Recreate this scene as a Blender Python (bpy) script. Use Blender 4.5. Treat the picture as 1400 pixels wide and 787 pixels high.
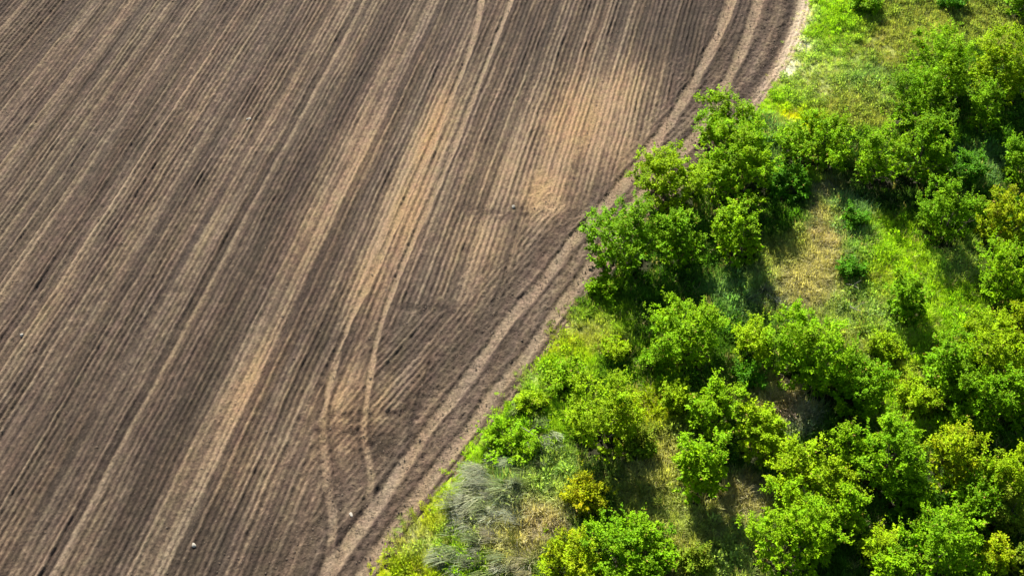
import bpy, math
import numpy as np
from mathutils import Vector, Matrix

scene = bpy.context.scene
for o in list(bpy.data.objects):
    bpy.data.objects.remove(o)
RNG = np.random.default_rng(7)
col = bpy.context.collection

# ------------------------------------------------------------------ camera
CAM = np.array([0.0, -60.0, 60.0])
FPX = 1894.0                       # focal length in photo pixels (photo is 1400 wide)
S2 = math.sqrt(.5)
cd = bpy.data.cameras.new('camera')
cd.sensor_width = 36
cd.lens = 36 * FPX / 1400
cd.clip_end = 8000
co_ = bpy.data.objects.new('camera', cd)
co_.location = CAM
co_.rotation_euler = (math.radians(45), 0, 0)
col.objects.link(co_)
scene.camera = co_

# ------------------------------------------------------------------ light
SUN_EL, SUN_AZ = 33.0, -15.0       # azimuth from +Y towards +X
w = bpy.data.worlds.new('World')
scene.world = w
w.use_nodes = True
nt = w.node_tree
bg = nt.nodes['Background']
sky = nt.nodes.new('ShaderNodeTexSky')
sky.sky_type = 'NISHITA'
sky.sun_disc = False
sky.sun_elevation = math.radians(SUN_EL)
sky.sun_rotation = math.radians(SUN_AZ)
nt.links.new(sky.outputs[0], bg.inputs[0])
bg.inputs[1].default_value = 0.05
sl = bpy.data.lights.new('sun', 'SUN')
sl.energy = 5.0
sl.angle = math.radians(.5)
sl.color = (1, .95, .87)
so = bpy.data.objects.new('sun', sl)
a, e = math.radians(SUN_AZ), math.radians(SUN_EL)
sd = Vector((math.sin(a) * math.cos(e), math.cos(a) * math.cos(e), math.sin(e)))
so.rotation_euler = sd.to_track_quat('Z', 'Y').to_euler()
so.location = (0, 0, 80)
col.objects.link(so)
vs = scene.view_settings
vs.view_transform = 'Standard'
vs.look = 'None'
vs.exposure = 1.3
vs.gamma = 1
scene.cycles.max_bounces = 4
scene.cycles.diffuse_bounces = 1
scene.cycles.transmission_bounces = 3

# ------------------------------------------------------------------ maths helpers
def G(px, py, z=0.0):
    """ground point (height z) seen at photo pixel"""
    dx, dy = px - 700.0, 393.5 - py
    d = np.array([dx, S2 * dy + S2 * FPX, S2 * dy - S2 * FPX])
    t = (z - CAM[2]) / d[2]
    return CAM + d * t

def to_px(x, y, z=0.0):
    rx, ry, rz = x - CAM[0], y - CAM[1], z - CAM[2]
    dep = S2 * ry - S2 * rz
    return 700 + FPX * rx / dep, 393.5 - FPX * (S2 * ry + S2 * rz) / dep

def sstep(a, b, x):
    t = np.clip((x - a) / (b - a), 0, 1)
    return t * t * (3 - 2 * t)

def hash2(i, j, s):
    h = (i.astype(np.int64) * 374761393 + j.astype(np.int64) * 668265263 + s * 974634777) & 0xffffffff
    h = ((h ^ (h >> 13)) * 1274126177) & 0xffffffff
    h = ((h ^ (h >> 16)) * 2246822519) & 0xffffffff
    return ((h ^ (h >> 15)) & 0xffffff) / float(0xffffff)

def vnoise(x, y, s=0):
    xi, yi = np.floor(x), np.floor(y)
    fx, fy = x - xi, y - yi
    fx = fx * fx * (3 - 2 * fx); fy = fy * fy * (3 - 2 * fy)
    xi = xi.astype(np.int64); yi = yi.astype(np.int64)
    a = hash2(xi, yi, s); b = hash2(xi + 1, yi, s)
    c = hash2(xi, yi + 1, s); d = hash2(xi + 1, yi + 1, s)
    return (a * (1 - fx) + b * fx) * (1 - fy) + (c * (1 - fx) + d * fx) * fy

def fbm(x, y, s=0, o=4):
    v, a, n = 0, 1.0, 0
    for k in range(o):
        v = v + a * vnoise(x * 2 ** k + 17 * k, y * 2 ** k - 9 * k, s + k)
        n += a; a *= .5
    return v / n

def n1(x, s=0):
    return vnoise(x, np.zeros_like(x) + .5, s)

def smooth_poly(pts, n=8):
    P = [np.array(p, float) for p in pts]
    P = [2 * P[0] - P[1]] + P + [2 * P[-1] - P[-2]]
    out = []
    for i in range(1, len(P) - 2):
        for k in range(n):
            t = k / n
            out.append(.5 * (2 * P[i] + (P[i + 1] - P[i - 1]) * t + (2 * P[i - 1] - 5 * P[i] + 4 * P[i + 1] - P[i + 2]) * t * t
                             + (3 * P[i] - P[i - 1] - 3 * P[i + 1] + P[i + 2]) * t ** 3))
    out.append(P[-2])
    return np.array(out)

def ground_line(pxs, n=5):
    return smooth_poly([G(*p)[:2] for p in pxs], n)

def sdist(x, y, L):
    """signed distance to a polyline running from far to near; positive on its left (west) side. also arclength"""
    best = np.full(x.shape, 1e9); sg = np.zeros(x.shape); arc = np.zeros(x.shape)
    acc = 0
    for i in range(len(L) - 1):
        ax, ay = L[i]; bx, by = L[i + 1]
        ex, ey = bx - ax, by - ay
        l2 = ex * ex + ey * ey
        t = np.clip(((x - ax) * ex + (y - ay) * ey) / l2, 0, 1)
        dx, dy = x - ax - t * ex, y - ay - t * ey
        d = np.sqrt(dx * dx + dy * dy)
        m = d < best
        best = np.where(m, d, best)
        cr = ex * (y - ay) - ey * (x - ax)
        sg = np.where(m, -np.sign(cr), sg)
        arc = np.where(m, acc + t * math.sqrt(l2), arc)
        acc += math.sqrt(l2)
    return best * sg, arc

EDGE = ground_line([(1150, -260), (1120, -100), (1104, 0), (1088, 55), (1066, 98), (1040, 135), (1000, 185), (950, 235), (900, 285), (850, 335),
                    (812, 385), (775, 432), (742, 482), (694, 545), (645, 605), (595, 668), (545, 731), (505, 787), (430, 890), (340, 1010)])
HEADL = ground_line([(1010, -260), (990, -80), (968, 0), (940, 95), (908, 155), (865, 212), (822, 266), (738, 298), (690, 345), (640, 385), (565, 420), (508, 480),
                     (472, 545), (440, 600), (425, 690), (415, 790), (395, 900), (370, 1010)])
MA = math.radians(13.0)
UX, UY = math.sin(MA), math.cos(MA)          # along the main furrows
NX, NY = math.cos(MA), -math.sin(MA)         # across them

def base_h(x, y, de):
    r = sstep(0.2, -3.5, de)
    return r * (.12 + .5 * (fbm(x * .16, y * .16, 31, 3) - .45))

def hard_base(px, py, z=0.0):
    """ground point under a pixel with terrain taken into account"""
    g = G(px, py, z)
    de, _ = sdist(np.array([g[0]]), np.array([g[1]]), EDGE)
    return g[0], g[1], float(base_h(np.array([g[0]]), np.array([g[1]]), de)[0])

# ------------------------------------------------------------------ mesh helper
def np_mesh(name, V, F, cols=None, smooth=False):
    """V (n,3); F (m,k) one polygon size, or a list of such arrays"""
    if not isinstance(F, list): F = [F]
    F = [f for f in F if len(f)]
    me = bpy.data.meshes.new(name)
    me.vertices.add(len(V))
    me.vertices.foreach_set('co', np.ascontiguousarray(V, np.float32).ravel())
    tot = np.concatenate([np.full(len(f), f.shape[1]) for f in F]).astype(np.int32)
    idx = np.concatenate([f.ravel() for f in F]).astype(np.int32)
    me.loops.add(len(idx))
    me.loops.foreach_set('vertex_index', idx)
    me.polygons.add(len(tot))
    st = np.concatenate([[0], np.cumsum(tot)[:-1]]).astype(np.int32)
    me.polygons.foreach_set('loop_start', st)
    me.polygons.foreach_set('loop_total', tot)
    if smooth:
        me.polygons.foreach_set('use_smooth', np.ones(len(tot), bool))
    if cols is not None:
        at = me.attributes.new('tint', 'FLOAT_COLOR', 'POINT')
        c4 = np.concatenate([cols, np.ones((len(cols), 1))], 1).astype(np.float32)
        at.data.foreach_set('color', c4.ravel())
    me.update()
    me.validate()
    return me

def put(name, me, mat, parent=None, loc=None, **props):
    o = bpy.data.objects.new(name, me)
    if mat and not me.materials: me.materials.append(mat)
    if parent: o.parent = parent
    if loc is not None: o.location = loc
    for k, v in props.items(): o[k] = v
    col.objects.link(o)
    return o

# ------------------------------------------------------------------ materials
def new_mat(name):
    m = bpy.data.materials.new(name); m.use_nodes = True
    return m, m.node_tree.nodes, m.node_tree.links, m.node_tree.nodes['Principled BSDF']

def soil_material():
    m, N, L, b = new_mat('tilled_soil')
    at = N.new('ShaderNodeAttribute'); at.attribute_name = 'tint'
    tc = N.new('ShaderNodeTexCoord')
    n1_ = N.new('ShaderNodeTexNoise'); n1_.inputs['Scale'].default_value = 7; n1_.inputs['Detail'].default_value = 6; n1_.inputs['Roughness'].default_value = .75
    n2_ = N.new('ShaderNodeTexNoise'); n2_.inputs['Scale'].default_value = 1.3; n2_.inputs['Detail'].default_value = 3
    L.new(tc.outputs['Object'], n1_.inputs['Vector']); L.new(tc.outputs['Object'], n2_.inputs['Vector'])
    mr = N.new('ShaderNodeMapRange'); mr.inputs[1].default_value = .3; mr.inputs[2].default_value = .7; mr.inputs[3].default_value = .50; mr.inputs[4].default_value = 1.55
    L.new(n1_.outputs['Fac'], mr.inputs[0])
    mul = N.new('ShaderNodeMixRGB'); mul.blend_type = 'MULTIPLY'; mul.inputs[0].default_value = 1
    L.new(at.outputs['Color'], mul.inputs[1]); L.new(mr.outputs[0], mul.inputs[2])
    hs = N.new('ShaderNodeHueSaturation')
    mh = N.new('ShaderNodeMapRange'); mh.inputs[3].default_value = .475; mh.inputs[4].default_value = .525
    L.new(n2_.outputs['Fac'], mh.inputs[0]); L.new(mh.outputs[0], hs.inputs['Hue']); L.new(mul.outputs[0], hs.inputs['Color'])
    L.new(hs.outputs[0], b.inputs['Base Color'])
    b.inputs['Roughness'].default_value = .95
    b.inputs['Specular IOR Level'].default_value = .12
    vo = N.new('ShaderNodeTexVoronoi'); vo.inputs['Scale'].default_value = 9
    L.new(tc.outputs['Object'], vo.inputs['Vector'])
    ad = N.new('ShaderNodeMath'); ad.operation = 'SUBTRACT'
    L.new(n1_.outputs['Fac'], ad.inputs[0])
    sc = N.new('ShaderNodeMath'); sc.operation = 'MULTIPLY'; sc.inputs[1].default_value = .35
    L.new(vo.outputs['Distance'], sc.inputs[0]); L.new(sc.outputs[0], ad.inputs[1])
    bp = N.new('ShaderNodeBump'); bp.inputs['Strength'].default_value = .9; bp.inputs['Distance'].default_value = .07
    L.new(ad.outputs[0], bp.inputs['Height']); L.new(bp.outputs[0], b.inputs['Normal'])
    return m

def verge_material():
    m, N, L, b = new_mat('verge_earth')
    at = N.new('ShaderNodeAttribute'); at.attribute_name = 'tint'
    tc = N.new('ShaderNodeTexCoord')
    n = N.new('ShaderNodeTexNoise'); n.inputs['Scale'].default_value = 5; n.inputs['Detail'].default_value = 7; n.inputs['Roughness'].default_value = .75
    L.new(tc.outputs['Object'], n.inputs['Vector'])
    mr = N.new('ShaderNodeMapRange'); mr.inputs[1].default_value = .3; mr.inputs[2].default_value = .7; mr.inputs[3].default_value = .5; mr.inputs[4].default_value = 1.5
    L.new(n.outputs['Fac'], mr.inputs[0])
    mul = N.new('ShaderNodeMixRGB'); mul.blend_type = 'MULTIPLY'; mul.inputs[0].default_value = 1
    L.new(at.outputs['Color'], mul.inputs[1]); L.new(mr.outputs[0], mul.inputs[2])
    L.new(mul.outputs[0], b.inputs['Base Color'])
    b.inputs['Roughness'].default_value = .95; b.inputs['Specular IOR Level'].default_value = .1
    bp = N.new('ShaderNodeBump'); bp.inputs['Strength'].default_value = 1; bp.inputs['Distance'].default_value = .12
    L.new(n.outputs['Fac'], bp.inputs['Height']); L.new(bp.outputs[0], b.inputs['Normal'])
    return m

def leaf_material(name, inst=False, trans=.24, glow=(1.5, 1.3, .2), rough=.6, spec=.05):
    m, N, L, b = new_mat(name)
    at = N.new('ShaderNodeAttribute'); at.attribute_name = 'tint'
    if inst: at.attribute_type = 'INSTANCER'
    ge = N.new('ShaderNodeNewGeometry')
    n = N.new('ShaderNodeTexNoise'); n.inputs['Scale'].default_value = 2.4; n.inputs['Detail'].default_value = 3
    L.new(ge.outputs['Position'], n.inputs['Vector'])
    mr = N.new('ShaderNodeMapRange'); mr.inputs[1].default_value = .3; mr.inputs[2].default_value = .7; mr.inputs[3].default_value = .72; mr.inputs[4].default_value = 1.28
    L.new(n.outputs['Fac'], mr.inputs[0])
    mul = N.new('ShaderNodeMixRGB'); mul.blend_type = 'MULTIPLY'; mul.inputs[0].default_value = 1
    L.new(at.outputs['Color'], mul.inputs[1]); L.new(mr.outputs[0], mul.inputs[2])
    L.new(mul.outputs[0], b.inputs['Base Color'])
    b.inputs['Roughness'].default_value = rough; b.inputs['Specular IOR Level'].default_value = spec
    tr = N.new('ShaderNodeBsdfTranslucent')
    m2 = N.new('ShaderNodeMixRGB'); m2.blend_type = 'MULTIPLY'; m2.inputs[0].default_value = 1
    m2.inputs[2].default_value = (*glow, 1)
    L.new(mul.outputs[0], m2.inputs[1]); L.new(m2.outputs[0], tr.inputs['Color'])
    mx = N.new('ShaderNodeMixShader'); mx.inputs[0].default_value = trans
    L.new(b.outputs[0], mx.inputs[1]); L.new(tr.outputs[0], mx.inputs[2])
    L.new(mx.outputs[0], N['Material Output'].inputs['Surface'])
    return m

def plain_material(name, c, c2, scale=8, rough=.9, bump=.02):
    m, N, L, b = new_mat(name)
    tc = N.new('ShaderNodeTexCoord')
    n = N.new('ShaderNodeTexNoise'); n.inputs['Scale'].default_value = scale; n.inputs['Detail'].default_value = 5
    L.new(tc.outputs['Object'], n.inputs['Vector'])
    r = N.new('ShaderNodeValToRGB'); r.color_ramp.elements[0].position = .35; r.color_ramp.elements[1].position = .65
    r.color_ramp.elements[0].color = (*c, 1); r.color_ramp.elements[1].color = (*c2, 1)
    L.new(n.outputs['Fac'], r.inputs[0]); L.new(r.outputs[0], b.inputs['Base Color'])
    b.inputs['Roughness'].default_value = rough; b.inputs['Specular IOR Level'].default_value = .2
    bp = N.new('ShaderNodeBump'); bp.inputs['Distance'].default_value = bump
    L.new(n.outputs['Fac'], bp.inputs['Height']); L.new(bp.outputs[0], b.inputs['Normal'])
    return m

M_soil = soil_material()
M_verge = verge_material()
M_leaf = leaf_material('shrub_leaf')
M_blade = leaf_material('grass_blade', inst=True, trans=.45, glow=(1.3, 1.3, .6), rough=.7, spec=.05)
M_bark = plain_material('grey_bark', (.07, .055, .04), (.16, .13, .1), 14)
M_stone = plain_material('pale_stone', (.34, .30, .24), (.55, .50, .40), 10)
M_clod = plain_material('soil_clod', (.105, .078, .055), (.2, .15, .105), 3, .95, .03)
M_dead = plain_material('bleached_wood', (.2, .18, .14), (.33, .30, .25), 9)

# ------------------------------------------------------------------ ploughed field
MOIST_SHADE = np.array([.034, .024, .017]); MID = np.array([.088, .062, .042]); DRY = np.array([.215, .158, .100])

TRACKS = [  # pixel polyline, half width m, sink m, lightness 0..1, roughness of soil
    ([(1030, -120), (1000, 0), (960, 92), (925, 152), (898, 190), (855, 248), (811, 298), (788, 322), (740, 388), (700, 432), (665, 482), (622, 541), (584, 588), (521, 680), (452, 775), (380, 880)], .40, .06, 1.2),
    ([(1064, -120), (1037, 0), (1008, 82), (975, 145), (935, 205), (880, 262), (835, 325), (797, 376), (752, 440), (717, 488), (670, 543), (642, 586), (587, 655), (507, 768), (440, 860)], .40, .06, 1.1),
    ([(720, -60), (699, 0), (645, 140), (605, 240), (558, 345), (522, 440), (505, 520), (497, 590)], .19, .035, 1.25),
    ([(500, 545), (497, 590), (507, 650), (500, 700)], .2, .025, .85),
    ([(668, -60), (648, 50), (608, 155), (560, 262), (515, 365), (478, 440), (452, 520), (441, 580)], .21, .035, 1.3),
    ([(446, 540), (441, 580), (447, 650), (455, 720), (440, 810)], .24, .03, .85),
    ([(456, 540), (452, 590), (459, 650), (464, 700)], .12, .012, .45), ([(487, 540), (484, 590), (492, 640)], .12, .012, .45),
    ([(735, 232), (713, 300), (695, 363), (672, 432)], .14, .02, .55),
    ([(478, 440), (440, 520), (400, 600), (330, 760), (300, 840)], .16, .02, .35),
    ([(597, 470), (560, 590), (590, 602)], .1, .01, .2),
    ([(545, 560), (600, 500)], .1, .0, .2),
]
SCUFF = [  # messy turned strips: line, half width, darkness
    ([(636, 284), (665, 292), (700, 293), (745, 288)], .42, .5),
    ([(436, 588), (470, 592), (505, 590)], .28, .6),
    ([(440, 566), (490, 569), (560, 563)], .28, .3),
    ([(535, 418), (570, 424), (610, 421)], .35, .3),
    ([(492, 604), (520, 615), (550, 628)], .2, .1),
    ([(740, 245), (742, 285)], .9, -.6),
    ([(1083, -60), (1080, 0), (1062, 58), (1040, 100), (1010, 135)], .35, .9),
]
BANDS = [(218, 30, .3, .55), (140, 55, .3, .3), (285, 5, .25, .4), (391, 5, .4, .4), (472, 10, .28, .6), (498, 193, .35, .4), (105, 100, .3, .4), (30, 130, .3, .4), (20, 20, .3, .4),
         (650, 110, .4, .3), (585, 180, .35, .35), (341, 535, .55, .4), (430, 130, .25, .3), (110, 620, .3, .5), (20, 470, .4, .35), (560, 60, .3, .3), (150, 640, .3, .4), (250, 660, .5, .3),
         (760, 60, .3, .3), (820, 40, .3, .3), (340, 500, .2, .3), (70, 300, .3, .35), (725, 130, .2, .3), (850, 30, .5, .3), (60, 700, .4, .5)]
BLOBS = [  # px, py, across m, along m, dryness
    (592, 185, 1.2, 5, .5), (555, 290, 1.6, 5, .45), (785, 165, 3.0, 5, .48), (742, 262, 1.8, 3, .5), (500, 380, 1.5, 4, .35), (850, 125, 2.2, 4, .28), (850, 205, 2.5, 4, .2),
    (470, 560, 3, 3.5, .28), (350, 640, 3, 3, .15), (345, 520, 1, 4, .3), (650, 330, 3, 3, .18), (490, 210, 1.5, 5, .22), (430, 300, 1.5, 5, .14), (700, 230, 3, 4, .18),
    (440, 90, 3, 6, -.12), (360, 260, 2, 6, -.12), (730, 50, 2.5, 5, -.2), (950, 60, 3, 8, -.25), (520, 605, 1.2, 1.2, -.3), (700, 500, 2, 5, -.1), (320, 760, 3, 3, -.15), (100, 600, 2, 6, -.12),
    (440, 470, 1, 5, -.15), (670, 600, 2, 6, .1), (620, 470, 2.5, 3, -.08)]

def build_field():
    da, dl = .047, .105
    A = np.arange(-62, 40, da); Lg = np.arange(-34, 48, dl)
    AA, LL = np.meshgrid(A, Lg, indexing='ij')
    X = AA * NX + LL * UX; Y = AA * NY + LL * UY
    px, py = to_px(X, Y)
    keep = (px > -110) & (px < 1250) & (py > -70) & (py < 880)
    # quick reject far right side
    keep &= px < 1125 + 0 * py
    nA, nL = X.shape
    idx = np.where(keep)
    x, y, la = X[idx], Y[idx], LL[idx]
    de, arc = sdist(x, y, EDGE)
    k2 = de > -.6
    idn = np.full(X.shape, -1, np.int64)
    x, y, la, de, arc = x[k2], y[k2], la[k2], de[k2], arc[k2]
    idn[idx[0][k2], idx[1][k2]] = np.arange(len(x))
    p = x * NX + y * NY
    hd, _ = sdist(x, y, HEADL)
    m = sstep(-1.6, 1.4, hd + 2.2 * (fbm(x * .45, y * .45, 5, 3) - .5) * 2)      # 1 = main field
    warp = .10 * (fbm(x * .12, y * .12, 6, 3) - .5) + .03 * (vnoise(x * .9, y * .9, 7) - .5)

    def furrows(q, along, seed, lam):
        q = q + warp * 2 + .10 * (n1(q * .7, seed + 1) - .5)
        k = np.floor(q / lam)
        fr = q / lam - k
        ra = hash2(k.astype(np.int64), np.zeros_like(k).astype(np.int64), seed)
        s = .5 - .5 * np.cos(2 * np.pi * fr)
        s = 1 - (1 - s) ** 1.6
        gap = vnoise(q * 2.2, along * .35, seed + 3)
        h = (.035 + .085 * ra) * s * (.3 + 1.15 * gap)
        st = .22 * n1(q * 1.05, seed + 4) + .42 * n1(q * 3.1, seed + 5) + .36 * ra
        st = st + .30 * (vnoise(q * 1.8, along * .10, seed + 6) - .5) + .16 * (vnoise(q * 4.5, along * .3, seed + 7) - .5)
        deep = (hash2(k.astype(np.int64), np.ones_like(k).astype(np.int64), seed + 9) > .72) * (vnoise(q * .6, along * .07, seed + 8) > .35)
        h = h - .012 * deep * (1 - s)
        st = st - .10 * deep * (1 - s)
        return h, st, s
    h1, s1, c1 = furrows(p, la, 11, .345)
    h2, s2, c2 = furrows(de, arc, 51, .345)
    h = h1 * m + h2 * (1 - m) * .62
    h = h * (.72 + .56 * vnoise(x * 2.3, y * 2.3, 24))
    st = s1 * m + (s2 * .6 + .18) * (1 - m)
    cr = c1 * m + c2 * (1 - m)
    big = fbm(x * .10, y * .10, 3, 3)
    dry_lit = (st - .5) * .95 + .40 + .30 * (big - .5)
    for (bx, by, bw, ba) in BANDS:
        g = G(bx, by); q0 = g[0] * NX + g[1] * NY
        al0 = g[0] * UX + g[1] * UY
        kk = np.exp(-((p + warp * 2 - q0) / bw) ** 2) * m * (.5 + .9 * vnoise(la * .12, p * .5, int(bx)))
        dry_lit += ba * kk * .36
        h = h * (1 - .45 * np.clip(kk, 0, 1))
        h += .004 * kk * np.sign(np.sin(la * 2 * np.pi / .42 + p * 3))
    gold = np.zeros_like(x)
    for (bx, by, ra, rl, dv) in BLOBS:
        g = G(bx, by)
        dx, dy = x - g[0], y - g[1]
        pa, pl = dx * NX + dy * NY, dx * UX + dy * UY
        kb = np.exp(-(pa / ra) ** 2 - (pl / rl) ** 2)
        dry_lit += dv * kb * 1.25 * (.55 + .9 * fbm(x * .8, y * .8, int(bx), 3))
        if dv > 0: gold = np.maximum(gold, kb * min(1, dv * 2.4))
    cl = fbm(x * 3.2, y * 3.2, 21, 3)
    cl2 = vnoise(x * 7.5, y * 7.5, 23)
    rough = 1 + .9 * (1 - m)
    # cloddy ground near the edge
    ne = sstep(5.2, 3.6, de) * sstep(-.3, .4, de)
    rough += .8 * ne
    dry_lit += -.02 * ne + .26 * sstep(2.4, .4, de)
    dry_lit += .22 * ne * (n1(de * 2.6 + .25 * fbm(x * .3, y * .3, 27, 2), 26) - .45) * 2
    h = h * (1 - .6 * ne)
    for (pts, hw, sink, li) in TRACKS:
        Lp = ground_line(pts)
        d, ar = sdist(x, y, Lp)
        # fade ends
        tot = np.sum(np.hypot(*(Lp[1:] - Lp[:-1]).T))
        fade = sstep(0, 1.5, ar) * sstep(0, 1.5, tot - ar)
        hwv = hw * (.8 + .5 * vnoise(ar * .8, ar * 0 + hw * 9, 77))
        k = sstep(hwv * 1.3, hwv * .5, np.abs(d) + .16 * (cl - .5)) * fade * (.82 + .3 * vnoise(x * 1.4, y * 1.4, 78))
        k = np.clip(k, 0, 1)
        berm = np.exp(-((np.abs(d) - hwv * 1.35) / .14) ** 2) * fade
        h = h * (1 - .8 * k) - sink * k + .05 * berm * (.3 + cl)
        h += .014 * k * np.sin(ar * 2 * np.pi / .38 + np.abs(d) * 9)
        dry_lit = dry_lit * (1 - .75 * k) + k * .80 * (li + .5 * (fbm(x * 1.1, y * 1.1, 88, 3) - .5) + .25 * (st - .5))
        dry_lit -= .18 * berm
        rough = rough * (1 - .55 * k)
    for (pts, hw, dk) in SCUFF:
        d, ar = sdist(x, y, ground_line(pts))
        k = np.exp(-(d / hw) ** 2) * (.5 + vnoise(x * 2.2, y * 2.2, 90))
        k = np.clip(k, 0, 1)
        h = h * (1 - k) + k * .13 * (fbm(x * 2.3, y * 2.3, 91, 2) - .6)
        dry_lit = dry_lit - k * dk * .55 + k * .5 * (vnoise(x * 3, y * 3, 92) - .5)
        rough += k
    h += rough * (.034 * (cl - .5) + .026 * (cl2 - .5))
    dry_lit += .45 * (cl - .5) + .30 * (cl2 - .5) + .32 * (cr - .6) * np.clip(1 - .8 * ne, 0, 1)  # valleys darkened in colour for furrow shade as well as damp
    # bare pale crumbly edge at the far end of the verge
    g = G(1092, 40); pe = np.exp(-(((y - g[1]) / 7) ** 2)) * sstep(1.0, .1, de)
    dry_lit += pe * (.9 + .8 * cl2)
    z = h - .07 * sstep(.25, -.5, de)
    t = np.clip(dry_lit, 0, 1)[:, None]
    C = np.where(t < .5, MOIST_SHADE + (MID - MOIST_SHADE) * (t / .5), MID + (DRY - MID) * ((t - .5) / .5))
    hue = fbm(p * .9, la * .14, 41, 3)[:, None] - .5
    hue2 = fbm(p * 1.7 + 40, la * .12, 45, 3)[:, None] - .5
    C = C * (1 + hue * np.array([.12, -.02, -.02]) + hue2 * np.array([.06, .03, -.16]))
    C = C * (1 + pe[:, None] * np.array([1.1, 1.2, 1.4]))
    C = C * (1 + gold[:, None] * np.array([.22, .09, -.12]))
    C = np.clip(C, .008, .9)
    V = np.stack([x, y, z], 1)
    a0 = idn[:-1, :-1]; a1 = idn[1:, :-1]; a2 = idn[1:, 1:]; a3 = idn[:-1, 1:]
    ok = (a0 >= 0) & (a1 >= 0) & (a2 >= 0) & (a3 >= 0)
    F = np.stack([a0[ok], a1[ok], a2[ok], a3[ok]], 1)
    put('field', np_mesh('field', V, F, C), M_soil, kind='structure')
    return
build_field()

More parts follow.
